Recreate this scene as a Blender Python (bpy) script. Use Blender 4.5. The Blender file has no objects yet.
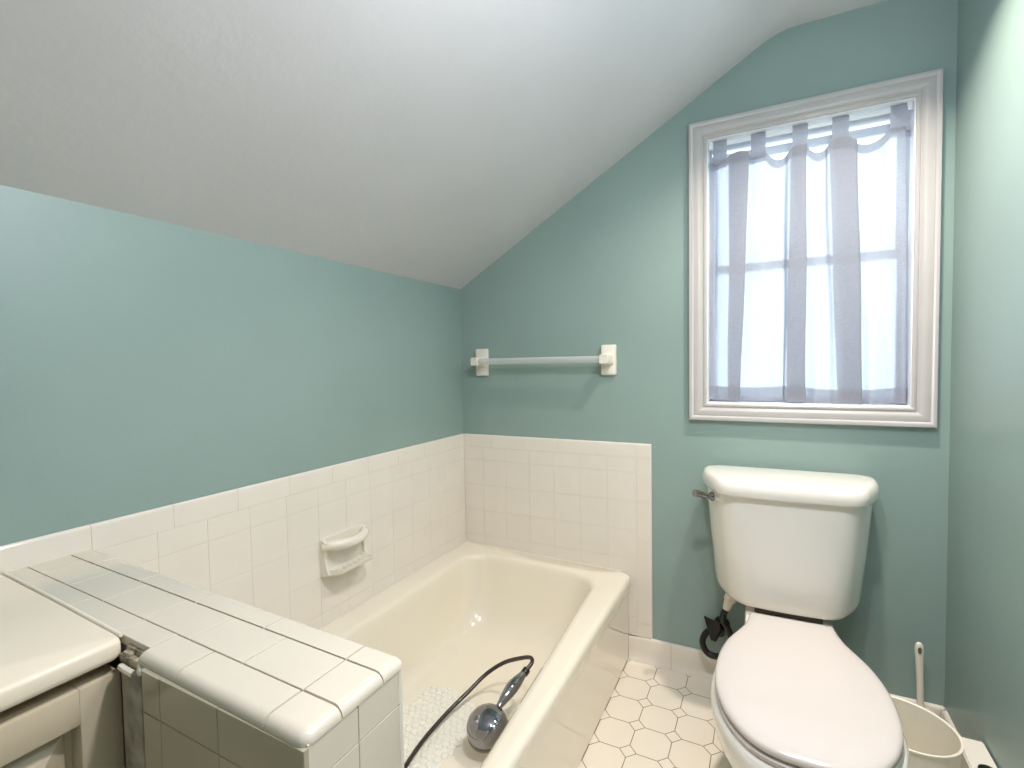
import bpy, bmesh, math, random
from mathutils import Vector, Matrix
random.seed(7)
S = bpy.context.scene
C = S.collection
sin, cos, pi = math.sin, math.cos, math.pi

# ------------------------------------------------------------------ camera
cam = bpy.data.cameras.new('camera'); co = bpy.data.objects.new('camera', cam); C.objects.link(co)
cam.sensor_width = 36; cam.lens = 499.0095 / 1024 * 36; cam.clip_start = .02
rt = Vector((0.89042059, 0.45482961, -0.016769)); up = Vector((-0.00369977, 0.0440757, 0.99902134)); fw = Vector((-0.45512359, 0.88948713, -0.04092868))
M = Matrix((rt, up, -fw)).transposed().to_4x4(); M.translation = (1.19256, -1.85154, 1.12609)
co.matrix_world = M
S.camera = co
# ------------------------------------------------------------------ world, lamps, exposure
S.view_settings.view_transform = 'Standard'; S.view_settings.look = 'None'
S.view_settings.exposure = 0.12; S.view_settings.gamma = 1.0; S.view_settings.use_curve_mapping = False
w = bpy.data.worlds.new('daylight'); S.world = w; w.use_nodes = True
bg = w.node_tree.nodes['Background']; bg.inputs[0].default_value = (.76, .90, 1.0, 1); bg.inputs[1].default_value = 3.5
def area(name, loc, rot, sx, sy, e, col, portal=False):
    l = bpy.data.lights.new(name, 'AREA'); l.shape = 'RECTANGLE'; l.size = sx; l.size_y = sy; l.energy = e; l.color = col
    if portal: l.cycles.is_portal = True
    o = bpy.data.objects.new(name, l); C.objects.link(o); o.location = loc; o.rotation_euler = rot
    return o
def point(name, loc, r, e, col):
    l = bpy.data.lights.new(name, 'POINT'); l.shadow_soft_size = r; l.energy = e; l.color = col
    o = bpy.data.objects.new(name, l); C.objects.link(o); o.location = loc
    return o
area('window_portal', (1.29, .16, 1.43), (-pi / 2, 0, 0), .62, .95, 1, (1, 1, 1), True)
l1 = area('ceiling_lamp', (1.37, -.46, 2.12), (0, 0, 0), .08, .08, 9, (1, .90, .78)); l1.data.shape = 'DISK'; l1.data.spread = math.radians(125)
l2 = area('ceiling_lamp', (1.12, -1.24, 1.95), (0, math.radians(15), 0), .12, .12, 11.0, (1, .96, 1.0)); l2.data.shape = 'DISK'
point('cool_fill', (1.42, -1.08, 1.66), .08, 11, (.84, .94, 1.08))  # added fill, no fixture: lifts walls and ceiling, imitates window glow at right
point('hall_light', (1.2, -2.5, 1.7), .2, 2.5, (1, .93, .88))

# ------------------------------------------------------------------ constants of the room
XR, YB = 1.663, -2.75
KNEE, CEIL, XK = 1.4529, 2.1718, 1.2199
ZW, P, CP = .8229, .1095, .1535
WX0, WX1, WZ0, WZ1 = 1.007, 1.573, .977, 1.876

# ------------------------------------------------------------------ materials
def lin(c): return tuple(((v / 255) / 12.92 if v / 255 <= .04045 else ((v / 255 + .055) / 1.055) ** 2.4) for v in c)
def mat(name, rgb, rough=.5, metal=0, coat=0, bump=0, bscale=60, var=0, vscale=3, spec=.5, rgb2=None, trans=0, ior=1.5):
    m = bpy.data.materials.new(name); m.use_nodes = True; nt = m.node_tree; n = nt.nodes; L = nt.links
    b = n['Principled BSDF']; col = (*lin(rgb), 1)
    b.inputs['Base Color'].default_value = col; b.inputs['Roughness'].default_value = rough; b.inputs['Metallic'].default_value = metal
    b.inputs['Coat Weight'].default_value = coat; b.inputs['Coat Roughness'].default_value = .05
    b.inputs['Specular IOR Level'].default_value = spec; b.inputs['Transmission Weight'].default_value = trans; b.inputs['IOR'].default_value = ior
    tc = n.new('ShaderNodeTexCoord')
    if var or rgb2:
        t = n.new('ShaderNodeTexNoise'); t.inputs['Scale'].default_value = vscale; t.inputs['Detail'].default_value = 4; L.new(tc.outputs['Object'], t.inputs['Vector'])
        mx = n.new('ShaderNodeMix'); mx.data_type = 'RGBA'
        c2 = (*lin(rgb2), 1) if rgb2 else tuple(v * (1 - var) for v in col[:3]) + (1,)
        mx.inputs[6].default_value = col; mx.inputs[7].default_value = c2
        r = n.new('ShaderNodeMapRange'); r.inputs[1].default_value = .35; r.inputs[2].default_value = .65
        L.new(t.outputs['Fac'], r.inputs[0]); L.new(r.outputs[0], mx.inputs[0]); L.new(mx.outputs[2], b.inputs['Base Color'])
    if bump:
        t = n.new('ShaderNodeTexNoise'); t.inputs['Scale'].default_value = bscale; t.inputs['Detail'].default_value = 3; L.new(tc.outputs['Object'], t.inputs['Vector'])
        bn = n.new('ShaderNodeBump'); bn.inputs['Strength'].default_value = bump; bn.inputs['Distance'].default_value = .01
        L.new(t.outputs['Fac'], bn.inputs['Height']); L.new(bn.outputs[0], b.inputs['Normal'])
    return m
TEAL = mat('teal_paint', (146, 167, 161), .38, bump=.03, bscale=90, var=.07, vscale=2.2)
CEILM = mat('ceiling_paint', (212, 211, 212), .55, bump=.06, bscale=40, var=.06, vscale=2.5)
TILE = mat('cream_wall_tile', (234, 226, 214), .14, coat=.3, var=.03, vscale=9, bump=.02, bscale=14)
TILE2 = mat('cream_ledge_tile', (222, 211, 194), .16, coat=.3, rgb2=(214, 205, 190), vscale=5, bump=.02, bscale=14)
TILE3 = mat('shaded_ledge_tile', (176, 168, 144), .18, coat=.3, var=.05, vscale=9, bump=.02, bscale=14)  # ledge tile darkened: shade on the vanity-side face is put into the colour
GROUT = mat('pale_grout', (227, 218, 205), .8)
GROUT2 = mat('worn_ledge_grout', (212, 203, 184), .9, rgb2=(150, 140, 118), vscale=22)
PORC = mat('white_porcelain', (238, 233, 224), .09, coat=.5)
TUBM = mat('cream_tub_enamel', (236, 227, 208), .12, coat=.5, bump=.02, bscale=6)
SOAPM = mat('cream_ceramic', (232, 225, 211), .14, coat=.4)
SEATM = mat('white_seat_plastic', (208, 199, 193), .16, coat=.2)
TRIM = mat('white_gloss_trim', (190, 186, 184), .3, var=.04, vscale=8)
VINYL = mat('white_vinyl', (236, 238, 242), .35)
CHROME = mat('chrome', (150, 150, 155), .05, metal=1)
HOSEM = mat('dark_chrome_hose', (88, 82, 80), .25, metal=.9)
WPLAST = mat('white_plastic', (232, 225, 212), .35)
BINM = mat('ivory_plastic', (236, 229, 212), .4)
BLACK = mat('black_rubber', (9, 10, 10), .35)
CAB = mat('cabinet_paint', (203, 188, 162), .45, var=.05, vscale=5)
COUNTER = mat('cultured_marble', (240, 226, 206), .2, coat=.3, rgb2=(235, 220, 198), vscale=4)
MORTAR = mat('broken_mortar', (196, 184, 158), .9, rgb2=(110, 100, 82), vscale=60, bump=.5, bscale=120)
STRIPM = mat('weathered_filler_strip', (176, 168, 152), .7, rgb2=(132, 124, 110), vscale=30)
CAULK = mat('caulk', (232, 225, 208), .5)

def acrylic():
    m = bpy.data.materials.new('clear_acrylic'); m.use_nodes = True; n = m.node_tree.nodes; L = m.node_tree.links
    out = n['Material Output']; b = n['Principled BSDF']; b.inputs['Base Color'].default_value = (.75, .76, .74, 1); b.inputs['Roughness'].default_value = .1
    t = n.new('ShaderNodeBsdfTransparent'); t.inputs[0].default_value = (.93, .95, .94, 1)
    lw = n.new('ShaderNodeLayerWeight'); lw.inputs[0].default_value = .35
    r = n.new('ShaderNodeMapRange'); r.inputs[3].default_value = .40; r.inputs[4].default_value = .9
    mx = n.new('ShaderNodeMixShader'); L.new(lw.outputs['Facing'], r.inputs[0]); L.new(r.outputs[0], mx.inputs[0]); L.new(t.outputs[0], mx.inputs[1]); L.new(b.outputs[0], mx.inputs[2]); L.new(mx.outputs[0], out.inputs[0])
    return m
ACRYL = acrylic()
def glass():
    m = bpy.data.materials.new('window_glass'); m.use_nodes = True; n = m.node_tree.nodes; L = m.node_tree.links
    n.remove(n['Principled BSDF']); t = n.new('ShaderNodeBsdfTransparent'); t.inputs[0].default_value = (.93, .97, .98, 1)
    g = n.new('ShaderNodeBsdfGlossy'); g.inputs['Roughness'].default_value = .02; f = n.new('ShaderNodeFresnel'); f.inputs[0].default_value = 1.35
    mx = n.new('ShaderNodeMixShader'); L.new(f.outputs[0], mx.inputs[0]); L.new(t.outputs[0], mx.inputs[1]); L.new(g.outputs[0], mx.inputs[2]); L.new(mx.outputs[0], n['Material Output'].inputs[0])
    return m
GLASS = glass()
def sheer(name, transp, col):
    m = bpy.data.materials.new(name); m.use_nodes = True; n = m.node_tree.nodes; L = m.node_tree.links
    n.remove(n['Principled BSDF'])
    t = n.new('ShaderNodeBsdfTransparent'); tl = n.new('ShaderNodeBsdfTranslucent'); tl.inputs[0].default_value = (*col, 1)
    d = n.new('ShaderNodeBsdfDiffuse'); d.inputs[0].default_value = (*col, 1)
    a = n.new('ShaderNodeMixShader'); a.inputs[0].default_value = .5; L.new(tl.outputs[0], a.inputs[1]); L.new(d.outputs[0], a.inputs[2])
    # open weave with faint slubs
    tc = n.new('ShaderNodeTexCoord'); mp = n.new('ShaderNodeMapping'); mp.inputs['Scale'].default_value = (90, 90, 420)
    nz = n.new('ShaderNodeTexNoise'); nz.inputs['Scale'].default_value = 1; L.new(tc.outputs['Object'], mp.inputs[0]); L.new(mp.outputs[0], nz.inputs['Vector'])
    r = n.new('ShaderNodeMapRange'); r.inputs[1].default_value = .3; r.inputs[2].default_value = .7; r.inputs[3].default_value = 1 - transp - .06; r.inputs[4].default_value = 1 - transp + .06
    b = n.new('ShaderNodeMixShader'); lw = n.new('ShaderNodeLayerWeight'); lw.inputs[0].default_value = .5   # the weave closes up where the cloth turns edge-on
    pw = n.new('ShaderNodeMath'); pw.operation = 'POWER'; pw.inputs[1].default_value = 2.0; L.new(lw.outputs['Facing'], pw.inputs[0])
    ad = n.new('ShaderNodeMath'); ad.operation = 'MULTIPLY_ADD'; ad.use_clamp = True; ad.inputs[1].default_value = .30
    L.new(pw.outputs[0], ad.inputs[0]); L.new(r.outputs[0], ad.inputs[2])
    L.new(nz.outputs['Fac'], r.inputs[0]); L.new(ad.outputs[0], b.inputs[0]); L.new(t.outputs[0], b.inputs[1]); L.new(a.outputs[0], b.inputs[2]); L.new(b.outputs[0], n['Material Output'].inputs[0])
    return m
SHEER = sheer('sheer_white_voile', .16, (.53, .54, .60))
def octagon():
    m = bpy.data.materials.new('octagon_and_dot_floor'); m.use_nodes = True; n = m.node_tree.nodes; L = m.node_tree.links; b = n['Principled BSDF']
    def mt(op, a, c=None, d=None):
        q = n.new('ShaderNodeMath'); q.operation = op
        for i, v in enumerate((a, c, d)):
            if v is None: continue
            if isinstance(v, (int, float)): q.inputs[i].default_value = v
            else: L.new(v, q.inputs[i])
        return q.outputs[0]
    tc = n.new('ShaderNodeTexCoord'); sp = n.new('ShaderNodeSeparateXYZ'); L.new(tc.outputs['Object'], sp.inputs[0])
    px, py = .1085, .1143
    def cell(o, p0, p):   # distance to nearest lattice line, in cell units 0..0.5
        q = mt('DIVIDE', mt('SUBTRACT', o, p0), p)
        return mt('ABSOLUTE', mt('SUBTRACT', q, mt('ROUND', q)))
    u = cell(sp.outputs[0], .8375, px); v = cell(sp.outputs[1], -.1185, py)
    s = mt('SUBTRACT', mt('ADD', u, v), .225)          # <0 inside a dot
    dd = mt('MULTIPLY', mt('ABSOLUTE', s), .7071)
    inside = mt('LESS_THAN', s, 0)
    dl = mt('MINIMUM', u, v)
    dl = mt('ADD', dl, mt('MULTIPLY', inside, 1))
    dist = mt('MINIMUM', dl, dd)
    r = n.new('ShaderNodeMapRange'); r.interpolation_type = 'SMOOTHSTEP'; r.inputs[1].default_value = .005; r.inputs[2].default_value = .0135; L.new(dist, r.inputs[0])
    nz = n.new('ShaderNodeTexNoise'); nz.inputs['Scale'].default_value = 6; L.new(tc.outputs['Object'], nz.inputs['Vector'])
    ca = n.new('ShaderNodeMix'); ca.data_type = 'RGBA'; ca.inputs[6].default_value = (*lin((240, 229, 212)), 1); ca.inputs[7].default_value = (*lin((228, 219, 204)), 1); L.new(nz.outputs['Fac'], ca.inputs[0])
    cb = n.new('ShaderNodeMix'); cb.data_type = 'RGBA'; cb.inputs[6].default_value = (*lin((92, 76, 58)), 1); L.new(r.outputs[0], cb.inputs[0]); L.new(ca.outputs[2], cb.inputs[7])
    L.new(cb.outputs[2], b.inputs['Base Color']); b.inputs['Roughness'].default_value = .3
    bn = n.new('ShaderNodeBump'); bn.inputs['Strength'].default_value = .4; bn.inputs['Distance'].default_value = .002; L.new(r.outputs[0], bn.inputs['Height']); L.new(bn.outputs[0], b.inputs['Normal'])
    return m
FLOORM = octagon()

# ------------------------------------------------------------------ object helpers
def obj(name, bm, m, parent=None, smooth=35, label=None, recalc=True):
    me = bpy.data.meshes.new(name)
    if recalc: bmesh.ops.recalc_face_normals(bm, faces=bm.faces)
    bm.to_mesh(me); bm.free()
    me.materials.append(m)
    if smooth:
        for p in me.polygons: p.use_smooth = True
        me.set_sharp_from_angle(angle=math.radians(smooth))
    o = bpy.data.objects.new(name, me); C.objects.link(o)
    if parent: o.parent = parent
    if label: o['label'] = label
    return o
def tag(o, label, cat, group=None):
    o['label'] = label; o['category'] = cat
    if group: o['group'] = group
    return o
def thing(name, label, cat, loc=(0, 0, 0), rz=0, group=None):
    o = bpy.data.objects.new(name, None); C.objects.link(o); o.location = loc; o.rotation_euler = (0, 0, rz); o.empty_display_size = .05
    return tag(o, label, cat, group)
def st(o): o['kind'] = 'structure'; return o
def BM(): return bmesh.new()
def box(bm, x0, x1, y0, y1, z0, z1, bev=0, seg=2, mtx=None):
    r = bmesh.ops.create_cube(bm, size=1); vs = r['verts']
    for v in vs: v.co = Vector(((x0 + x1) / 2 + v.co.x * (x1 - x0), (y0 + y1) / 2 + v.co.y * (y1 - y0), (z0 + z1) / 2 + v.co.z * (z1 - z0)))
    if bev:
        es = list({e for v in vs for e in v.link_edges})
        q = bmesh.ops.bevel(bm, geom=es, offset=bev, segments=seg, affect='EDGES', profile=.5); vs = list({v for f in q['faces'] for v in f.verts} | {v for v in vs if v.is_valid})
    if mtx:
        for v in vs: v.co = mtx @ v.co
    return vs
def loft(bm, rings, cap0=True, cap1=True, closed=True):
    vr = [[bm.verts.new(p) for p in r] for r in rings]; n = len(vr[0])
    for a, b in zip(vr, vr[1:]):
        for i in range(n if closed else n - 1):
            j = (i + 1) % n
            try: bm.faces.new((a[i], a[j], b[j], b[i]))
            except ValueError: pass
    if cap0: bm.faces.new(vr[0][::-1])
    if cap1: bm.faces.new(vr[-1])
    return vr
def prism(bm, poly, axis, a, b):
    def mk(p, t):
        return {'x': (t, p[0], p[1]), 'y': (p[0], t, p[1]), 'z': (p[0], p[1], t)}[axis]
    loft(bm, [[mk(p, a) for p in poly], [mk(p, b) for p in poly]])
def rrect(x0, x1, y0, y1, r, z, n=8):
    r = r if isinstance(r, (tuple, list)) else (r,) * 4; out = []
    for (cx, cy, a0, q) in ((x1 - r[0], y1 - r[0], 0, r[0]), (x0 + r[1], y1 - r[1], 90, r[1]), (x0 + r[2], y0 + r[2], 180, r[2]), (x1 - r[3], y0 + r[3], 270, r[3])):
        for i in range(n + 1):
            a = math.radians(a0 + 90 * i / n); out.append((cx + q * cos(a), cy + q * sin(a), z))
    return out
def catmull(pts, k=8):
    P_ = [Vector(p) for p in pts]; P_ = [2 * P_[0] - P_[1]] + P_ + [2 * P_[-1] - P_[-2]]; out = []
    for i in range(1, len(P_) - 2):
        a, b, c, d = P_[i - 1:i + 3]
        for j in range(k):
            t = j / k; out.append(.5 * ((2 * b) + (c - a) * t + (2 * a - 5 * b + 4 * c - d) * t * t + (3 * b - a - 3 * c + d) * t ** 3))
    out.append(P_[-2]); return out
def tube(bm, pts, r, n=12, cap=True):
    """r: number or list per point (or callable of t)"""
    pts = [Vector(p) for p in pts]; N = len(pts); prev = None; rings = []
    for i, p in enumerate(pts):
        t = (pts[min(i + 1, N - 1)] - pts[max(i - 1, 0)]).normalized()
        if prev is None: u = t.orthogonal().normalized()
        else: u = (prev - t * prev.dot(t)).normalized()
        prev = u; v = t.cross(u)
        rr_ = r[i] if isinstance(r, (list, tuple)) else (r(i / (N - 1)) if callable(r) else r)
        rings.append([p + (u * cos(2 * pi * k / n) + v * sin(2 * pi * k / n)) * rr_ for k in range(n)])
    loft(bm, rings, cap, cap)
def lathe(bm, prof, n=32, mtx=None, cap0=True, cap1=True):
    rings = [[Vector((r * cos(2 * pi * k / n), r * sin(2 * pi * k / n), z)) for k in range(n)] for r, z in prof]
    if mtx: rings = [[mtx @ p for p in r] for r in rings]
    loft(bm, rings, cap0, cap1)
def chaikin(poly, it=3, q=.25):
    for _ in range(it):
        o = []
        for i, a in enumerate(poly):
            b = poly[(i + 1) % len(poly)]
            o.append((a[0] + (b[0] - a[0]) * q, a[1] + (b[1] - a[1]) * q)); o.append((a[0] + (b[0] - a[0]) * (1 - q), a[1] + (b[1] - a[1]) * (1 - q)))
        poly = o
    return poly
def aim(loc, d):
    d = Vector(d).normalized(); return Matrix.Translation(loc) @ d.to_track_quat('Z', 'Y').to_matrix().to_4x4()

G = .0006
def tile(bm, o, U, V, N, u0, u1, v0, v1, thick=.006, rnd='', br=.009, dep=None):
    """one glazed tile in the plane o + u*U + v*V; sides in rnd (L R B T) get a bullnose"""
    O, U, V, N = Vector(o), Vector(U), Vector(V), Vector(N)
    g_ = G if thick < .008 else .0015
    u0 += g_ / 2; u1 -= g_ / 2; v0 += g_ / 2; v1 -= g_ / 2
    b = {s: (br if s in rnd else .0009) for s in 'LRBT'}; dep = (dep or .005) if rnd else .0009; rings = []
    two = len(rnd) > 1 and thick > .008
    for k in [-1, 0, 1, 2, 3, 4, 5, 6] if rnd else [-1, 0, 3, 6]:
        if k < 0: ins, d = 0, 0
        else:
            a = k / 6 * pi / 2; ins = 1 - cos(a); d = thick - dep + dep * sin(a)
        L_, R_, B_, T_ = (b[s] * ins for s in 'LRBT')
        if two:
            q = [.012 if (x in rnd and y in rnd) else .0004 for x, y in ('RT', 'LT', 'LB', 'RB')]
            q = [max(.0003, r_ - br * ins * .75) for r_ in q]
            rings.append([O + U * p[0] + V * p[1] + N * d for p in rrect(u0 + L_, u1 - R_, v0 + B_, v1 - T_, q, 0, 5)])
        else: rings.append([O + U * x + V * y + N * d for x, y in ((u0 + L_, v0 + B_), (u1 - R_, v0 + B_), (u1 - R_, v1 - T_), (u0 + L_, v1 - T_))])
    loft(bm, rings, False, True)
def cuts(a, b, start, step):
    """joint positions inside (a,b) of the lattice start + k*step, with both ends"""
    k = math.ceil((a - start) / step - 1e-6); out = [a]
    while start + k * step < b - .004:
        if start + k * step > a + .004: out.append(start + k * step)
        k += 1
    return out + [b]

# ================================================================== ROOM SHELL
b = BM(); box(b, -.15, XR + .12, YB - .1, .15, -.06, 0); st(obj('floor', b, FLOORM, smooth=0))
b = BM(); box(b, -.12, 0, YB - .1, .14, 0, KNEE + .02); st(obj('wall_left', b, TEAL, smooth=0))
b = BM(); box(b, XR, XR + .12, YB - .1, .14, 0, CEIL + .02); st(obj('wall_right', b, TEAL, smooth=0))
b = BM(); box(b, 0, XR, YB - .1, YB, 0, CEIL + .02); st(obj('wall_back', b, TEAL, smooth=0))
b = BM()
sl = (CEIL - KNEE) / XK
prism(b, [(0, 0), (WX0 - .004, 0), (WX0 - .004, KNEE + sl * (WX0 - .004) + .02), (0, KNEE + .02)], 'y', 0, .14)
prism(b, [(WX1 + .004, 0), (XR, 0), (XR, CEIL + .02), (WX1 + .004, CEIL + .02)], 'y', 0, .14)
prism(b, [(WX0 - .004, 0), (WX1 + .004, 0), (WX1 + .004, WZ0 - .004), (WX0 - .004, WZ0 - .004)], 'y', 0, .14)
prism(b, [(WX0 - .004, WZ1 + .004), (WX1 + .004, WZ1 + .004), (WX1 + .004, CEIL + .02), (XK + .01, CEIL + .02), (WX0 - .004, KNEE + sl * (WX0 - .004) + .02)], 'y', 0, .14)
st(obj('wall_front', b, TEAL, smooth=0))
b = BM()
pr = [(-.1, KNEE - .1 * sl)] + [(XK - .05, CEIL - .05 * sl)]
for t in (.25, .5, .75): # soft plaster crease
    a_, m_, c_ = Vector((XK - .05, CEIL - .05 * sl)), Vector((XK, CEIL)), Vector((XK + .05, CEIL)); q = (1 - t) ** 2 * a_ + 2 * t * (1 - t) * m_ + t * t * c_; pr.append((q.x, q.y))
pr += [(XK + .05, CEIL), (XR + .1, CEIL), (XR + .1, CEIL + .1), (XK - .05, CEIL + .1), (-.1, KNEE + .06)]
prism(b, pr, 'y', YB - .1, .14)
st(obj('ceiling', b, CEILM, smooth=40))

# ------------------------------------------------------------------ tile wainscot, left wall (X=0, facing +X)
b = BM(); box(b, 0, .0058, -2.2, -.003, .0, ZW - .004); g = st(obj('trim_1', b, GROUT, smooth=0))
b = BM()
o_, U_, V_, N_ = (.001, 0, 0), (0, 1, 0), (0, 0, 1), (1, 0, 0)
c = cuts(-2.2, -.006, -1.3668, CP)
for a, d in zip(c, c[1:]): tile(b, o_, U_, V_, N_, a, d, ZW - P / 2, ZW, rnd='T')
zs = [ZW - P / 2, ZW - P] + [ZW - P * (k + 2) for k in range(5)]
c = cuts(-1.38, -.006, -1.2483, P)
for z1, z0 in zip(zs, zs[1:]):
    for a, d in zip(c, c[1:]): tile(b, o_, U_, V_, N_, a, d, z0, z1)
obj('wall_tiles', b, TILE, g, smooth=8)
# ------------------------------------------------------------------ tile wainscot, window wall (Y=0, facing -Y)
b = BM(); box(b, 0, .812, -.0058, 0, .09, ZW - .004); g = st(obj('trim_2', b, GROUT, smooth=0))
b = BM()
o_, U_, V_, N_ = (0, -.001, 0), (1, 0, 0), (0, 0, 1), (0, -1, 0)
XC, XE = .7613, .8165
c = cuts(.0075, XC, .1468, CP)
for a, d in zip(c, c[1:]): tile(b, o_, U_, V_, N_, a, d, ZW - P / 2, ZW, rnd='T')
tile(b, o_, U_, V_, N_, XC, XE, ZW - P / 2, ZW, rnd='TR')
c = cuts(.0075, XC, .1043, P)
for z1, z0 in zip(zs, zs[1:]):
    for a, d in zip(c, c[1:]): tile(b, o_, U_, V_, N_, a, d, z0, z1)
for z1, z0 in ((zs[-1], zs[-1] - P), (zs[-1] - P, .092)): tile(b, o_, U_, V_, N_, .7285, XC, z0, z1)
zc = [ZW - P / 2, .606, .452, .298, .144, .092]
for z1, z0 in zip(zc, zc[1:]): tile(b, o_, U_, V_, N_, XC, XE, z0, z1, rnd='R')
obj('wall_tiles', b, TILE, g, smooth=8)

# ------------------------------------------------------------------ cove base tiles
def cove(name, segs, place):
    prof = [(0, 0), (.019, 0), (.0185, .004), (.014, .010), (.0115, .020), (.0105, .040), (.0105, .080), (.009, .087), (.005, .0915), (0, .0925)]
    b = BM()
    for a, d in zip(segs, segs[1:]):
        loft(b, [[place(p, a + .0008) for p in prof], [place(p, d - .0008) for p in prof]])
    return obj(name, b, TILE, smooth=50)
bb = st(cove('baseboard_front', cuts(.7285, XR - .003, .885, CP), lambda p, t: (t, -p[0], p[1])))
b = BM(); box(b, .73, XR, -.007, 0, 0, .089); obj('grout', b, GROUT, bb, smooth=0)
bb = st(cove('baseboard_right', cuts(YB, -.02, -.06, CP), lambda p, t: (XR - p[0], t, p[1])))
b = BM(); box(b, XR - .007, XR, YB, -.02, 0, .089); obj('grout', b, GROUT, bb, smooth=0)

# ================================================================== WINDOW
win = bpy.data.objects.new('window_1', None); C.objects.link(win); win.location = (1.29, 0, WZ0); st(win)
def wobj(name, bm, m, par=None, **k):
    o = obj(name, bm, m, None, **k); o.parent = par or win; o.matrix_parent_inverse = Matrix.Translation(-Vector((1.29, 0, WZ0))) if not par else Matrix(); return o
prof = [(0, .002), (0, .010), (.004, .013), (.009, .012), (.011, .009), (.014, .009), (.018, .014), (.026, .019), (.036, .018), (.042, .0165), (.044, .021), (.050, .024), (.0555, .023), (.0575, .019), (.058, 0)]
b = BM()
loft(b, [[(WX0 - u, -h, WZ0 - u), (WX1 + u, -h, WZ0 - u), (WX1 + u, -h, WZ1 + u), (WX0 - u, -h, WZ1 + u)] for u, h in prof], False, False)
wobj('casing', b, TRIM, smooth=40)
def frame(bm, x0, x1, z0, z1, y0, y1, ws, wt, wb, bev=.003):
    box(bm, x0, x0 + ws, y0, y1, z0, z1, bev); box(bm, x1 - ws, x1, y0, y1, z0, z1, bev)
    box(bm, x0 + ws - .002, x1 - ws + .002, y0, y1, z1 - wt, z1, bev); box(bm, x0 + ws - .002, x1 - ws + .002, y0, y1, z0, z0 + wb, bev)
b = BM(); frame(b, WX0 - .004, WX1 + .004, WZ0 - .004, WZ1 + .004, -.002, .135, .007, .007, .007, .001); wobj('jamb', b, VINYL)
b = BM(); frame(b, WX0 + .003, WX1 - .003, WZ0 + .003, WZ1 - .003, .072, .13, .006, .010, .006, .002); wobj('frame', b, VINYL)
b = BM(); frame(b, WX0 + .009, WX1 - .009, 1.433, 1.853, .098, .122, .014, .028, .024); us = wobj('upper_sash', b, VINYL)
b = BM(); frame(b, WX0 + .009, WX1 - .009, WZ0 + .006, 1.459, .072, .096, .014, .026, .016); ls = wobj('lower_sash', b, VINYL)
b = BM(); box(b, WX0 + .022, WX1 - .022, .109, .111, 1.456, 1.826); wobj('pane', b, GLASS, smooth=0)
b = BM(); box(b, WX0 + .022, WX1 - .022, .083, .085, WZ0 + .021, 1.434); wobj('pane', b, GLASS, smooth=0)
# a little catch on the meeting rail
b = BM(); box(b, 1.275, 1.305, .058, .074, 1.452, 1.462, .003); wobj('sash_lock', b, VINYL)

# curtain rod
b = BM()
box(b, WX0 + .004, WX1 - .004, .018, .024, 1.853, 1.869, .002)
rod = tag(obj('curtain_rod', b, VINYL), 'flat white curtain rod across the top of the window opening', 'curtain rod')
for x in (WX0 + .0035, WX1 - .0175):
    b = BM(); box(b, x, x + .014, .014, .030, 1.848, 1.8745, .003); obj('bracket', b, VINYL, rod)

# curtain: one voile panel that folds back on itself, so folds are three layers deep
top = [(1.012, 0), (1.030, .010), (1.046, -.002), (1.072, -.010), (1.132, -.012), (1.128, .000), (1.078, .002), (1.082, .010), (1.134, .010), (1.160, .002), (1.188, -.004), (1.215, .008), (1.240, .010),
       (1.257, -.006), (1.298, -.010), (1.294, .000), (1.260, .002), (1.264, .010), (1.302, .011), (1.330, .010), (1.352, .006),
       (1.366, -.008), (1.430, -.012), (1.426, -.001), (1.370, .001), (1.374, .009), (1.436, .010), (1.462, .012), (1.490, .006), (1.512, -.006),
       (1.540, -.009), (1.552, -.007), (1.558, .000), (1.564, .006), (1.570, .010)]
bot = [(1.012, .002), (1.028, .010), (1.042, .000), (1.070, -.012), (1.107, -.012), (1.104, -.001), (1.074, .001), (1.076, .010), (1.110, .011), (1.140, .004), (1.180, -.002), (1.215, .008), (1.238, .012),
       (1.250, -.008), (1.300, -.010), (1.296, .001), (1.254, .002), (1.258, .011), (1.306, .010), (1.335, -.004), (1.368, .002),
       (1.392, -.010), (1.452, -.012), (1.448, -.001), (1.398, .002), (1.402, .011), (1.456, .008), (1.480, -.008), (1.512, .002), (1.536, .010),
       (1.556, -.009), (1.568, -.006), (1.563, .002), (1.566, .007), (1.570, .009)]
k = 7; T_ = catmull([(x, y, 0) for x, y in top], k); B_ = catmull([(x, y, 0) for x, y in bot], k)
ZT, ZB = 1.806, .984
tabsx = [(1.026, 1.068), (1.142, 1.186), (1.262, 1.305), (1.370, 1.414), (1.517, 1.565)]
def ztop(x):
    z = ZT
    for (a, c_), (a2, c2) in zip(tabsx, tabsx[1:]):   # the heading sags between two tabs
        if c_ < x < a2: z -= (.010 if a2 < 1.2 else .027) * sin(pi * (x - c_) / (a2 - c_)) ** .8
    if 1.068 < x < 1.142: z += .026 * sin(pi * (x - 1.068) / .074) ** .7
    return z
def zbot(x): return ZB + .004 * sin(x * 21) + (.003 if x < 1.25 else -.003)
def cpt(i, f, off=0):
    """f 0 at the top, 1 at the bottom"""
    t, q = T_[i], B_[i]; s = f * f * (3 - 2 * f) * .5 + f * .5
    x = t.x + (q.x - t.x) * s + .004 * sin(f * 7 + i * .11) * f * (1 - f) * 2; y = t.y + (q.y - t.y) * s
    y = y * (1.15 + .55 * sin(f * pi)) + .024 + .014 * f
    return Vector((min(max(x, WX0 + .0045), WX1 - .0045), y + .0 + off, ztop(t.x) + (zbot(q.x) - ztop(t.x)) * f))
curt = thing('curtain', 'sheer white tab-top curtain hanging inside the window frame', 'curtain', (1.29, .03, ZB))
def cobj(name, bm, **kw):
    o = obj(name, bm, SHEER, None, **kw); o.parent = curt; o.matrix_parent_inverse = Matrix.Translation(-Vector((1.29, .03, ZB))); return o
n = len(T_)
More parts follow.
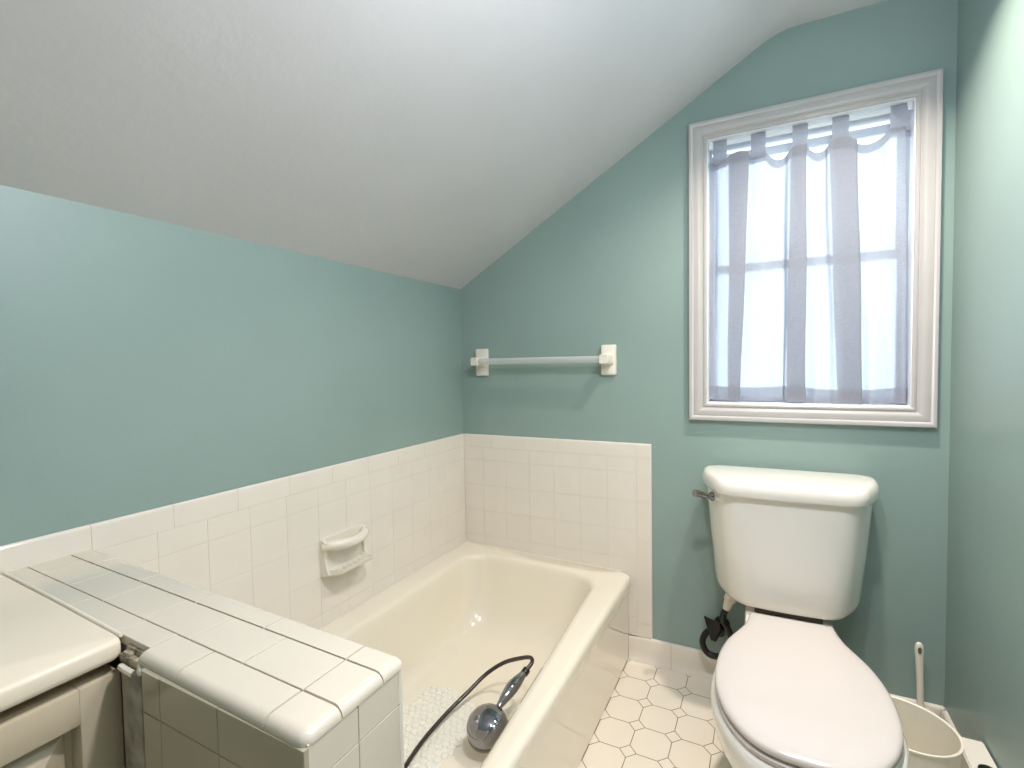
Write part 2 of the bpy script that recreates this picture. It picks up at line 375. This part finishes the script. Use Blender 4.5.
b = BM(); loft(b, [[cpt(i, j / 40) for i in range(n)] for j in range(41)], False, False, closed=False); cobj('voile_panel', b, smooth=80, recalc=False)
b = BM(); loft(b, [[cpt(i, f, -.0018) for i in range(n)] for f in (0, .01, .02, .034)], False, False, closed=False); cobj('heading_band', b, smooth=80, recalc=False)
b = BM(); loft(b, [[cpt(i, f, -.0018) for i in range(n)] for f in (.942, .96, .98, 1)], False, False, closed=False); cobj('hem', b, smooth=80, recalc=False)
for a, c_ in tabsx:
    b = BM(); pr = [(.015, ZT - .014), (.0145, ZT + .01), (.0145, 1.86), (.016, 1.8705), (.021, 1.8725), (.026, 1.8705), (.0275, 1.86), (.0275, ZT + .01), (.026, ZT - .014)]
    loft(b, [[(x, y, z) for y, z in pr] for x in (a, (a + c_) / 2, c_)], False, False, closed=False); cobj('tab', b, smooth=60, recalc=False)

# ================================================================== TUB
tub = thing('bathtub', 'cream enamel alcove bathtub with a plain apron beside the floor tiles', 'bathtub', (.364, -.69, 0))
def inparent(o, par):
    o.parent = par; o.matrix_parent_inverse = par.matrix_world.inverted() if False else (Matrix.Translation(par.location) @ Matrix.Rotation(par.rotation_euler.z, 4, 'Z')).inverted(); return o
x0, y0, y1 = .0075, -1.362, -.0075; YN = y0
def tubpt(p):
    # the front rim narrows toward the ledge end and the rim climbs a little to the wall
    x, y, z = p; f = min(1, max(0, (-.45 - y) / .5)); f = f * f * (3 - 2 * f)
    k = (z / .3145) ** 2 if z > .05 else 0
    if .35 < x < .70: x += .060 * f * k
    return (x, y, z * 1.05 + (.011 * (1 - p[0] / .7) if z > .25 else 0))
rings = []
for z, x1, r in ((0.003, .7285, .004), (.02, .7285, .004), (.235, .7305, .006), (.262, .736, .010), (.285, .7425, .016), (.300, .743, .022), (.308, .740, .028), (.3128, .733, .030), (.3145, .722, .030)):
    rings.append(rrect(x0, x1, y0, y1, (r, .004, .004, r), z))
for z, a, c_, d, e, r in ((.3135, .076, .656, -1.290, -.080, .105), (.3115, .083, .648, -1.283, -.086, .105), (.306, .089, .640, -1.276, -.091, .102), (.295, .0935, .633, -1.27, -.095, .10),
                          (.26, .099, .622, -1.262, -.104, .10), (.20, .108, .607, -1.25, -.120, .105), (.14, .118, .588, -1.235, -.142, .11), (.10, .130, .570, -1.22, -.165, .115),
                          (.078, .148, .550, -1.20, -.190, .115), (.066, .170, .526, -1.17, -.220, .11), (.060, .200, .490, -1.13, -.26, .10), (.058, .24, .43, -1.05, -.34, .08)):
    rings.append(rrect(a, c_, d, e, r, z))
rings = [[tubpt(p) for p in r] for r in rings]
b = BM(); loft(b, rings, True, True); inparent(obj('tub_shell', b, TUBM, smooth=60), tub)
b = BM(); tube(b, [(.0095, y0, .3415), (.0095, -.0095, .3415), (.700, -.0095, .3305)], .0034, 8)
inparent(obj('caulk_bead', b, CAULK), tub)
b = BM(); lathe(b, [(.024, 0), (.024, .002), (.020, .004), (.012, .002), (.002, .0018)], 24, Matrix.Translation((.355, -1.08, .0585))); inparent(obj('drain', b, CHROME), tub)

# pebble bath mat
mt_ = thing('bath_mat', 'clear bubble bath mat lying in the bottom of the bathtub', 'bath mat', (.3, -.85, .06))
MATM = mat('clear_vinyl', (236, 232, 220), .10, coat=.5, trans=.0)
b = BM(); b2 = BM(); random.seed(3)
def inmat(x, y):
    return .145 < x < .425 and -1.16 < y < -.53 and not (x > .305 and y > -.66 and (x - .305) ** 2 + (y + .66) ** 2 > .125 ** 2) and not (x < .265 and y > -.66 and (x - .265) ** 2 + (y + .66) ** 2 > .125 ** 2)
row = 0; y = -1.15
while y < -.50:
    x = .15 + (.011 if row % 2 else 0)
    while x < .43:
        X, Y = x + random.uniform(-.003, .003), y + random.uniform(-.003, .003)
        if inmat(X, Y):
            r = random.uniform(.0085, .0118)
            # a raised ring with a dished top: reads as a vinyl bubble
            lathe(b, [(r, 0), (r * .95, .0022), (r * .78, .0036), (r * .5, .0034), (.0003, .0028)], 10, Matrix.Translation((X, Y, .0615)), False, True)
        x += .022
    y += .0188; row += 1
o = inparent(obj('bubbles', b, MATM, smooth=60), mt_)
b = BM(); prism(b, [(p[0], p[1]) for p in rrect(.148, .425, -1.16, -.535, (.12, .12, .05, .05), 0)], 'z', .0592, .0618); inparent(obj('backing', b, MATM), mt_)

# hand shower
sh = thing('hand_shower', 'chrome hand shower head with a dark hose lying in the bathtub', 'shower head', (.502, -.68, .065))
hc = Vector((.516, -.712, .140)); he = Vector((.549, -.543, .200))
ax = (he - hc).normalized(); nrm = (Vector((.02, -.30, 1)) - ax * Vector((.02, -.30, 1)).dot(ax)).normalized()
MH = Matrix((nrm.cross(ax), ax, nrm)).transposed().to_4x4() if False else aim(hc, nrm)
b = BM(); R_ = .0575
lathe(b, [(R_ * .97, -.014), (R_, -.008)] + [(R_ * cos(a), R_ * .70 * sin(a)) for a in [pi / 2 * t / 10 for t in range(0, 10)]] + [(.0005, R_ * .70)], 40, MH); inparent(obj('head', b, CHROME, smooth=70), sh)
b = BM(); lathe(b, [(R_ * .98, -.013), (R_ * 1.03, -.016), (R_ * 1.03, -.021), (R_ * .93, -.026), (.001, -.028)], 40, MH); inparent(obj('spray_face', b, mat('dark_chrome', (120, 118, 118), .15, metal=1)), sh)
b = BM(); s0 = hc + ax * .040 + nrm * .006; N_ = 22
def hr(t): return .0095 + .0085 * sin(pi * min(1, max(0, (t - .12) / .88))) ** 1.3
tube(b, [s0 + (he - s0) * (i / N_) + nrm * .006 * sin(pi * i / N_) for i in range(N_ + 1)], hr, 16); inparent(obj('handle', b, CHROME, smooth=70), sh)
b = BM(); tube(b, [he - ax * .004, he + ax * .012], .0115, 16); inparent(obj('hose_nut', b, BLACK, smooth=40), sh)
hp = catmull([he + ax * .008, (.557, -.508, .214), (.543, -.488, .215), (.502, -.476, .196), (.444, -.480, .168), (.398, -.515, .138), (.370, -.575, .110), (.348, -.660, .090), (.340, -.76, .078), (.352, -.86, .0755), (.38, -.98, .0755), (.42, -1.10, .0755)], 10)
b = BM(); tube(b, hp, .0062, 12); inparent(obj('hose', b, HOSEM, smooth=70), sh)

# ================================================================== TILED LEDGE (half wall between tub and vanity)
ZL = .7755; LX = .805; LF, L2, L3, LN = -1.361, -1.402, -1.464, -1.513
skew = .031
led = thing('wall_partition', 'half wall with a cream tiled top between the bathtub and the vanity', 'wall', (.4, -1.45, 0)); st(led); del led['category']
def lobj(name, bm, m, **k): return inparent(obj(name, bm, m, **k), led)
b = BM(); prism(b, [(.002, -1.495), (LX - .007, -1.495), (LX - .007, -1.3995), (.002, -1.3745)], 'z', 0, ZL - .0135); box(b, .515, LX - .010, -1.5225, -1.45, 0, ZL - .0135); lobj('core', b, GROUT2, smooth=0)

def lt(bm, x0, x1, ya, yb, rnd=''):
    # the ledge rows run very slightly out of square, as in the photo
    tile(bm, (0, 0, ZL - .0125), (1, -skew, 0), (0, 1, 0), (0, 0, 1), x0, x1, ya, yb, thick=.0125, rnd=rnd, br=.013, dep=.011)
b = BM()
c = [.003, .107, .266, .428, .589, .744, LX]
for a, d in zip(c, c[1:]): lt(b, a, d, L2, LF, 'T' + ('R' if d == LX else ''))
c = [.003, .067, .177, .292, .412, .525, .637, .744, LX]
for a, d in zip(c, c[1:]): lt(b, a, d, L3, L2, 'R' if d == LX else '')
c = [.003, .103, .265, .423]
for a, d in zip(c, c[1:]): lt(b, a, d, -1.4975, L3)
lt(b, .423, .500, -1.499, L3)
c = [.500, .583, .744, LX]
for a, d in zip(c, c[1:]): lt(b, a, d, LN, L3, 'B' + ('R' if d == LX else ''))
lobj('top_tiles', b, TILE2, smooth=20)
b = BM(); tube(b, [(.011, -1.4965, .7775), (.22, -1.5050, .7775), (.436, -1.5155, .7770)], .0026, 8); lobj('caulk_bead', b, CAULK)
# face toward the vanity
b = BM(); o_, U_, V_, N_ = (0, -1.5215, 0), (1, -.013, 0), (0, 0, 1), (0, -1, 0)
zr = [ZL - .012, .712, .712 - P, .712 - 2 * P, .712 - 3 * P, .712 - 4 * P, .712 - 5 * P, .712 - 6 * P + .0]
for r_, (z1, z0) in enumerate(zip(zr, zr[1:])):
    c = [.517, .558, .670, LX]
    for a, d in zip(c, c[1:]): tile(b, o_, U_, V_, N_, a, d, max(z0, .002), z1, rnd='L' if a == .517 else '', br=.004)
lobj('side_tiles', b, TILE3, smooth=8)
b = BM(); o_, U_, V_, N_ = (LX - .0075, 0, 0), (0, 1, 0), (0, 0, 1), (1, 0, 0)
for r_, (z1, z0) in enumerate(zip([ZL - .010] + [.722 - k * P for k in range(7)], [.722 - k * P for k in range(6)] + [.003])):
    for a, d in zip([-1.5325, -1.466], [-1.466, -1.3935]): tile(b, o_, U_, V_, N_, a, d, z0, z1)
lobj('end_tiles', b, TILE2, smooth=8)
b = BM(); o_, U_, V_, N_ = (0, LF - .0145, 0), (-1, skew, 0), (0, 0, 1), (0, 1, 0)
c = cuts(-(LX - .001), -.008, -.72, P)
zr = [ZL - .012, .722, .722 - P, .722 - 2 * P, .722 - 3 * P, .318]
for z1, z0 in zip(zr, zr[1:]):
    for a, d in zip(c, c[1:]): tile(b, o_, U_, V_, N_, a, d, z0, z1)
lobj('tub_side_tiles', b, TILE, smooth=8)
# worn strip and broken mortar where the corner tile is missing
b = BM(); box(b, .4665, .4905, -1.532, -1.498, .003, .748, .003); box(b, .4905, .514, -1.5335, -1.498, .003, .752, .004); lobj('filler_strip', b, STRIPM, label='weathered grey filler strip')
b = BM(); random.seed(5)
box(b, .446, .506, -1.524, -1.5125, .748, .760, .003)
box(b, .448, .501, -1.5165, -1.500, .756, .7675, .002)
box(b, .452, .470, -1.5225, -1.515, .758, .7635, .002)
lobj('broken_mortar', b, MORTAR, label='crumbled mortar where a tile is missing')
b = BM()
tube(b, catmull([(.455, -1.527, .7475), (.470, -1.5285, .7475), (.486, -1.529, .747), (.498, -1.529, .747)], 4), [.0025] + [.0042] * 11 + [.0025], 8)
tube(b, catmull([(.497, -1.520, .760), (.505, -1.524, .756), (.511, -1.528, .750)], 4), [.004, .0065, .007, .007, .007, .0075, .007, .006, .004], 8)
lobj('caulk_lump', b, CAULK)

# ================================================================== VANITY
van = thing('vanity_cabinet', 'painted bathroom vanity cabinet under the cream countertop', 'cabinet', (.2, -2.0, 0))
b = BM(); box(b, .012, .405, -2.42, -1.540, .08, .722, .001); box(b, .012, .36, -2.42, -1.540, 0.002, .08); inparent(obj('carcass', b, CAB), van)
def door(ya, yb, hinge):
    z0, z1 = .12, .735; X0, X1 = .4065, .4425; fw_ = .045
    b = BM()
    box(b, X0, X1, yb - fw_, yb, z0, z1, .0025); box(b, X0, X1, ya, ya + fw_, z0, z1, .0025)
    box(b, X0, X1, ya + fw_ - .001, yb - fw_ + .001, z1 - fw_, z1, .0025); box(b, X0, X1, ya + fw_ - .001, yb - fw_ + .001, z0, z0 + fw_, .0025)
    d = inparent(obj('door', b, CAB), van)
    # raised panel: deep groove, then a wide bevel up to the field
    b = BM(); A, B, Cc, D = ya + fw_, yb - fw_, z0 + fw_, z1 - fw_
    rg = []
    for ins, x in ((-.002, X0 - .0), (-.002, X0 + .010), (.007, X0 + .010), (.009, X0 + .014), (.042, X0 + .032), (.044, X0 + .032)):
        rg.append([(x, A + ins, Cc + ins), (x, B - ins, Cc + ins), (x, B - ins, D - ins), (x, A + ins, D - ins)])
    loft(b, rg); o = obj('raised_panel', b, CAB, d, smooth=20); o.matrix_parent_inverse = Matrix(); 
    b = BM(); yk = ya + .03 if hinge else yb - .03; lathe(b, [(.006, 0), (.006, .012), (.014, .018), (.015, .024), (.010, .029), (.001, .03)], 20, aim((X1, yk, .52), (1, 0, 0)))
    obj('knob', b, CHROME, d)
door(-1.925, -1.5205, 1); door(-2.335, -1.931, 0)
b = BM()
def cr(z, e):  # plan outline of the top, e = how far the edge draws in
    return [(.009, -1.4975 - e, z), (.22, -1.5060 - e, z), (.434 - e, -1.5165 - e, z), (.4435 - e, -1.520 - e, z), (.4475 - e, -1.528 - e, z), (.4475 - e, -2.44 + e, z), (.009, -2.44 + e, z)]
rg = [cr(.7535, .002), cr(.7555, .0005), cr(.760, 0), cr(.772, 0), cr(.7755, .001), cr(.778, .003), cr(.779, .006)]
loft(b, rg); ctop = tag(obj('countertop', b, COUNTER, smooth=40), 'cream countertop with a rounded edge on the vanity cabinet', 'countertop')

# ================================================================== SOAP DISH on left wall
sd = thing('soap_dish', 'white ceramic soap dish with a grab bar on the tiled wall above the bathtub', 'soap dish', (.007, -.725, .55))
YA, YC = -.812, -.642
b = BM(); rg = [rrect(YA, YC, .494, .612, .010, 0) for _ in range(4)]
loft(b, [[(x, p[0] + (0 if i < 2 else (1 if p[0] < -.727 else -1) * .004), p[1]) for p in rg[0]] for i, x in enumerate((.0045, .012, .017, .019))])
inparent(obj('back_plate', b, SOAPM, smooth=50), sd)
# scooped tray
b = BM()
def tr(x, z, i=0): return [(x, YA + .006 + i, z), (x, YC - .006 - i, z)]
secs = [(.016, .498, .524), (.035, .500, .520), (.058, .505, .521), (.074, .511, .526), (.080, .516, .527)]
rg = []
for x, zl, zh in secs:
    e = 0 if x < .03 else (.004 if x < .05 else (.010 if x < .07 else (.016 if x < .078 else .020)))
    rg.append([(x, YA + .004 + e, zl + .004), (x, YA + .010 + e, zl), (x, YC - .010 - e, zl), (x, YC - .004 - e, zl + .004), (x, YC - .004 - e, zh), (x, YC - .012 - e, zh), (x, YC - .018 - e, zh - .008 * (x < .079)), (x, YA + .018 + e, zh - .008 * (x < .079)), (x, YA + .012 + e, zh), (x, YA + .004 + e, zh)])
loft(b, rg); inparent(obj('tray', b, SOAPM, smooth=50), sd)
b = BM()
for k in range(5):
    y = YA + .040 + k * .0225; tube(b, [(.030, y, .5120), (.050, y, .5130), (.068, y, .5175)], .0034, 8)
inparent(obj('rib', b, SOAPM), sd)['kind'] = 'stuff'
for y_, s in ((YA, 1), (YC, -1)):   # cheeks joining bar and tray
    b = BM()
    prism(b, [(.012, .500), (.040, .508), (.030, .530), (.026, .555), (.030, .580), (.040, .600), (.012, .611)], 'y', y_ + s * .001, y_ + s * .009)
    inparent(obj('cheek', b, SOAPM), sd)
b = BM()
pts = catmull([(.020, YA + .006, .588), (.040, YA + .016, .594), (.060, YA + .045, .594), (.067, -.727, .592), (.060, YC - .045, .594), (.040, YC - .016, .594), (.020, YC - .006, .588)], 6)
tube(b, pts, lambda t: .0145 - .003 * abs(t - .5), 14); inparent(obj('grab_bar', b, SOAPM, smooth=70), sd)

# ================================================================== TOWEL BAR
tb = thing('towel_bar', 'clear acrylic towel bar on two white ceramic brackets above the tile', 'towel bar', (.39, -.003, 1.135))
for x, s in ((.107, 1), (.660, -1)):
    b = BM(); rg = [rrect(x - .0285, x + .0285, 1.076, 1.191, .006, 0, 5)]
    def rp(i, y): return [(x + (p[0] - x) * i, y, 1.1335 + (p[1] - 1.1335) * i) for p in rg[0]]
    loft(b, [rp(1, -.0005), rp(1, -.010), rp(.97, -.014), rp(.90, -.016)])
    def sq(h, y, c_=.006):
        return [(p[0], y, p[1]) for p in rrect(x - h, x + h, 1.1365 - h, 1.1365 + h, c_, 0, 4)]
    loft(b, [sq(.024, -.014), sq(.019, -.024), sq(.0165, -.034), sq(.0165, -.050), sq(.0175, -.056), sq(.0175, -.072), sq(.015, -.076)])
    inparent(obj('bracket', b, WPLAST, smooth=40), tb)
b = BM(); tube(b, [(.107, -.060, 1.1365), (.660, -.060, 1.1365)], .0125, 20); inparent(obj('bar', b, ACRYL), tb)

# ================================================================== TOILET (local frame: origin at wall, -Y to the room)
toi = thing('toilet', 'white two-piece toilet with closed lid under the window', 'toilet', (1.2415, -.012, 0), math.radians(1.4))
def tobj(name, bm, m, **k): o = obj(name, bm, m, None, **k); o.parent = toi; return o
HW = [(-.290, .100), (-.33, .105), (-.37, .115), (-.41, .131), (-.46, .151), (-.52, .165), (-.58, .171), (-.64, .170), (-.69, .1625), (-.74, .147), (-.78, .126), (-.81, .100), (-.828, .070), (-.836, .036), (-.838, 0)]
def egg(z, grow=0, yb=None, yf=None, sx=1.0, sqr=0, dx=.004):
    yb = -.290 if yb is None else yb; yf = -.838 if yf is None else yf
    pl = []
    for y, h in HW:
        t = (y + .290) / (-.838 + .290)
        yy = yb + (yf - yb) * t; hh = h * sx + (grow if h > 0 else 0)
        if h == 0: yy -= grow
        elif t > .9: yy -= grow * (t - .9) * 9
        pl.append((hh, yy))
    right = [(h, y) for h, y in pl]; left = [(-h, y) for h, y in pl[-2::-1]]
    pts = right + left
    sm = catmull([(h, y, 0) for h, y in pts], 3)
    return [Vector((p.x + dx, p.y, z)) for p in sm]
b = BM()
rg = [egg(.0, 0, -.20, -.62, .66), egg(.004, .004, -.20, -.62, .66), egg(.03, 0, -.20, -.62, .64), egg(.09, 0, -.19, -.62, .60), egg(.15, 0, -.19, -.66, .62), egg(.20, 0, -.20, -.72, .72),
      egg(.25, 0, -.22, -.79, .86), egg(.29, 0, -.24, -.835, .97), egg(.32, .007, -.26, -.848, 1), egg(.345, .011, -.28), egg(.362, .011), egg(.371, .006), egg(.375, -.002)]
loft(b, rg)
# deck that carries the tank
loft(b, [rrect(-.098, .106, -.36, -.05, .03, .20), rrect(-.108, .116, -.37, -.04, .03, .30), rrect(-.112, .120, -.37, -.036, .03, .352), rrect(-.108, .116, -.366, -.04, .03, .361)])
tobj('bowl', b, PORC, smooth=60)
b = BM(); loft(b, [egg(.3765, -.006), egg(.3775, .001), egg(.386, .003), egg(.389, -.002), egg(.3895, -.010)]); tobj('seat', b, SEATM, smooth=60)
b = BM(); loft(b, [egg(.391, -.010), egg(.3915, -.002), egg(.397, .002), egg(.404, .001), egg(.4075, 0, sx=.982, yb=-.294, yf=-.834), egg(.4097, 0, sx=.95, yb=-.302, yf=-.826), egg(.4113, 0, sx=.88, yb=-.318, yf=-.808), egg(.4124, 0, sx=.74, yb=-.35, yf=-.77), egg(.4131, 0, sx=.5, yb=-.40, yf=-.70), egg(.4133, 0, sx=.2, yb=-.48, yf=-.62)]); lid = tobj('seat_lid', b, SEATM, smooth=60)
for x in (-.07, .078):
    b = BM(); box(b, x - .018, x + .018, -.300, -.262, .360, .394, .006, 3); tobj('hinge', b, SEATM)
def tk(h, f, yb, yf, z, it=3, ym=-.105):
    # corners of the plan outline, each rounded by its own radius
    k_ = [((-h, yb), .05), ((-h, ym), .06), ((-f, yf), .045), ((f, yf), .045), ((h, ym), .06), ((h, yb), .05)]; out = []
    for i, (p_, r_) in enumerate(k_):
        p_ = Vector(p_); a_ = Vector(k_[i - 1][0]) - p_; c_ = Vector(k_[(i + 1) % 6][0]) - p_
        s_, e_ = p_ + a_.normalized() * min(r_, a_.length * .48), p_ + c_.normalized() * min(r_, c_.length * .48)
        for q in range(7):
            t = q / 6; v = (1 - t) ** 2 * s_ + 2 * t * (1 - t) * p_ + t * t * e_
            bow = 0 if yf + .02 < v.y else 0
            out.append((v.x, v.y + bow, z))
        if i == 2:
            for q in (.2, .4, .6, .8):
                n_ = Vector(k_[3][0]) - Vector((.045, 0)); v = e_.lerp(n_, q); out.append((v.x, v.y - .004 * sin(pi * q), z))
    return out
b = BM()
rg = [tk(.150, .105, -.06, -.165, .3735), tk(.172, .118, -.045, -.190, .3765), tk(.188, .128, -.032, -.206, .384), tk(.197, .134, -.025, -.215, .398), tk(.201, .137, -.022, -.220, .415),
      tk(.215, .150, -.020, -.228, .55), tk(.227, .162, -.018, -.236, .70), tk(.229, .164, -.018, -.238, .728)]
loft(b, rg); tank = tobj('tank', b, PORC, smooth=60)
b = BM()
loft(b, [tk(0.2320, 0.1670, -.012, -.238, .7235), tk(0.2410, 0.1770, -.008, -.252, .7245), tk(0.2435, 0.1790, -.006, -.255, .729), tk(0.2425, 0.1790, -.006, -.254, .748), tk(0.2390, 0.1770, -.009, -.2515, .760), tk(0.2340, 0.1740, -.013, -.247, .767), tk(0.2270, 0.1690, -.019, -.240, .7705), tk(0.2100, 0.1570, -.03, -.226, .7715)])
tobj('tank_lid', b, PORC, smooth=60)
# flush lever on the chamfered left side
b = BM(); dn = Vector((-.86, -.5, 0)).normalized(); lp = Vector((-.206, -.150, .694))
lathe(b, [(.013, -.006), (.0145, .004), (.011, .009), (.006, .012), (.006, .022), (.001, .023)], 20, aim(lp, dn))
q0 = lp + dn * .020
tube(b, catmull([q0 + Vector((.004, 0, -.002)), q0 + Vector((-.006, -.004, .004)), q0 + Vector((-.020, -.012, .010)), q0 + Vector((-.034, -.022, .013))], 5), lambda t: .0075 + .0045 * t, 12)
tobj('flush_lever', b, CHROME, smooth=60)
# tank bolts / gap plate
b = BM(); box(b, -.085, .093, -.19, -.06, .359, .376, .004); tobj('tank_gasket', b, mat('dark_gasket', (70, 62, 55), .7))

# water supply
ws = thing('water_supply_hose', 'black water supply hose and valve with a white nut behind the toilet', 'hose', (1.03, -.03, .16))
b = BM(); d_ = Vector((-.30, -.10, -.85)); top_ = Vector((1.092, -.085, .352))
lathe(b, [(.013, 0), (.019, .003), (.019, .022), (.015, .026), (.0135, .045), (.009, .058), (.007, .060)], 12, aim(top_, d_)); inparent(obj('coupling_nut', b, WPLAST, smooth=30, label='white plastic coupling nut'), ws)
e_ = top_ + d_.normalized() * .056
b = BM(); tube(b, catmull([e_, e_ + d_.normalized() * .02, (1.066, -.085, .255), (1.085, -.075, .215), (1.09, -.07, .17), (1.06, -.065, .125), (1.018, -.06, .118), (.997, -.055, .150), (1.008, -.05, .185), (1.03, -.045, .196)], 8), .0105, 10); inparent(obj('hose', b, BLACK, smooth=70), ws)
b = BM(); lathe(b, [(.026, .0), (.026, .003), (.012, .010), (.009, .012), (.009, .05), (.014, .052), (.014, .07), (.001, .071)], 20, aim((1.055, 0, .205), (0, -1, 0)))
inparent(obj('stop_valve', b, BLACK, smooth=40), ws)
b = BM(); mh = aim((1.03, -.062, .222), (-.5, -.6, .3))
prism(b, [(-.040, .014), (.030, .020), (.038, .006), (.026, -.042), (.014, -.044)], 'z', -.006, .006)
for v in b.verts: v.co = mh @ v.co
inparent(obj('valve_handle', b, BLACK, smooth=30), ws)

# ================================================================== WASTE BIN, BRUSH, BOX
bc = (1.487, -.392)
b = BM()
def er(sx, sy, z, n=48, tw=math.radians(-35)):
    return [(bc[0] + sx * cos(a) * cos(tw) - sy * sin(a) * sin(tw), bc[1] + sx * cos(a) * sin(tw) + sy * sin(a) * cos(tw), z) for a in [2 * pi * i / n for i in range(n)]]
loft(b, [er(.088, .078, .002), er(.090, .080, .006), er(.107, .096, .243), er(.111, .100, .2455), er(.111, .100, .2495), er(.1085, .0975, .2505), er(.105, .094, .2485), er(.105, .094, .243), er(.087, .077, .010), er(.05, .05, .008)])
bn = obj('wastebasket', b, BINM, smooth=50); tag(bn, 'open ivory plastic wastebasket between the toilet and the right wall', 'wastebasket')
br = thing('toilet_brush', 'ivory toilet brush with an upright handle behind the wastebasket', 'toilet brush', (1.592, -.068, 0))
b = BM(); lathe(b, [(.046, .002), (.048, .006), (.040, .06), (.036, .098), (.033, .098), (.036, .06), (.042, .01), (.001, .008)], 28, Matrix.Translation((1.592, -.0685, 0))); inparent(obj('holder', b, BINM), br)
b = BM(); lathe(b, [(.001, .102), (.020, .103), (.022, .107), (.018, .111), (.008, .113), (.001, .1135)], 24, Matrix.Translation((1.592, -.0685, 0))); inparent(obj('splash_disc', b, BINM), br)
b = BM(); rg = []
for z, wx, wy in ((.108, .0085, .007), (.14, .0085, .0065), (.20, .0085, .006), (.245, .0095, .006), (.275, .0110, .006), (.290, .0105, .0055), (.298, .008, .005), (.302, .004, .003)):
    dx_ = (z - .108) * -.03; rg.append([(1.592 + dx_ + wx * cos(a), -.0685 + wy * sin(a), z) for a in [2 * pi * i / 16 for i in range(16)]])
loft(b, rg); inparent(obj('handle', b, BINM, smooth=70), br)
b = BM(); tube(b, [(1.5868 + .0035 * cos(a) , -.0752, .281 + .009 * sin(a)) for a in [2 * pi * i / 20 for i in range(21)]], .0012, 6); 
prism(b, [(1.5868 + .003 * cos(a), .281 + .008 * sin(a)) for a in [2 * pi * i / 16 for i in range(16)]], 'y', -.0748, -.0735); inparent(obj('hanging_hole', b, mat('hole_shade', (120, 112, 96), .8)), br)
b = BM(); lathe(b, [(.02, .02), (.03, .03), (.03, .08), (.02, .095)], 20, Matrix.Translation((1.592, -.0685, 0))); inparent(obj('bristles', b, WPLAST), br)

bx = thing('storage_box', 'small white plastic box with a black cap against the right wall', 'box', (1.628, -.41, 0))
b = BM(); prism(b, [(1.604, .002), (1.6405, .002), (1.6405, .098), (1.659, .102), (1.659, .198), (1.604, .198)], 'y', -.50, -.305)
bmesh.ops.bevel(b, geom=list(b.edges), offset=.003, segments=2, affect='EDGES'); inparent(obj('body', b, WPLAST), bx)
b = BM(); lathe(b, [(.017, 0), (.0175, .004), (.0165, .011), (.012, .014), (.001, .0145)], 24, Matrix.Translation((1.632, -.425, .197))); inparent(obj('cap', b, BLACK), bx)
print('done', len(bpy.data.objects))
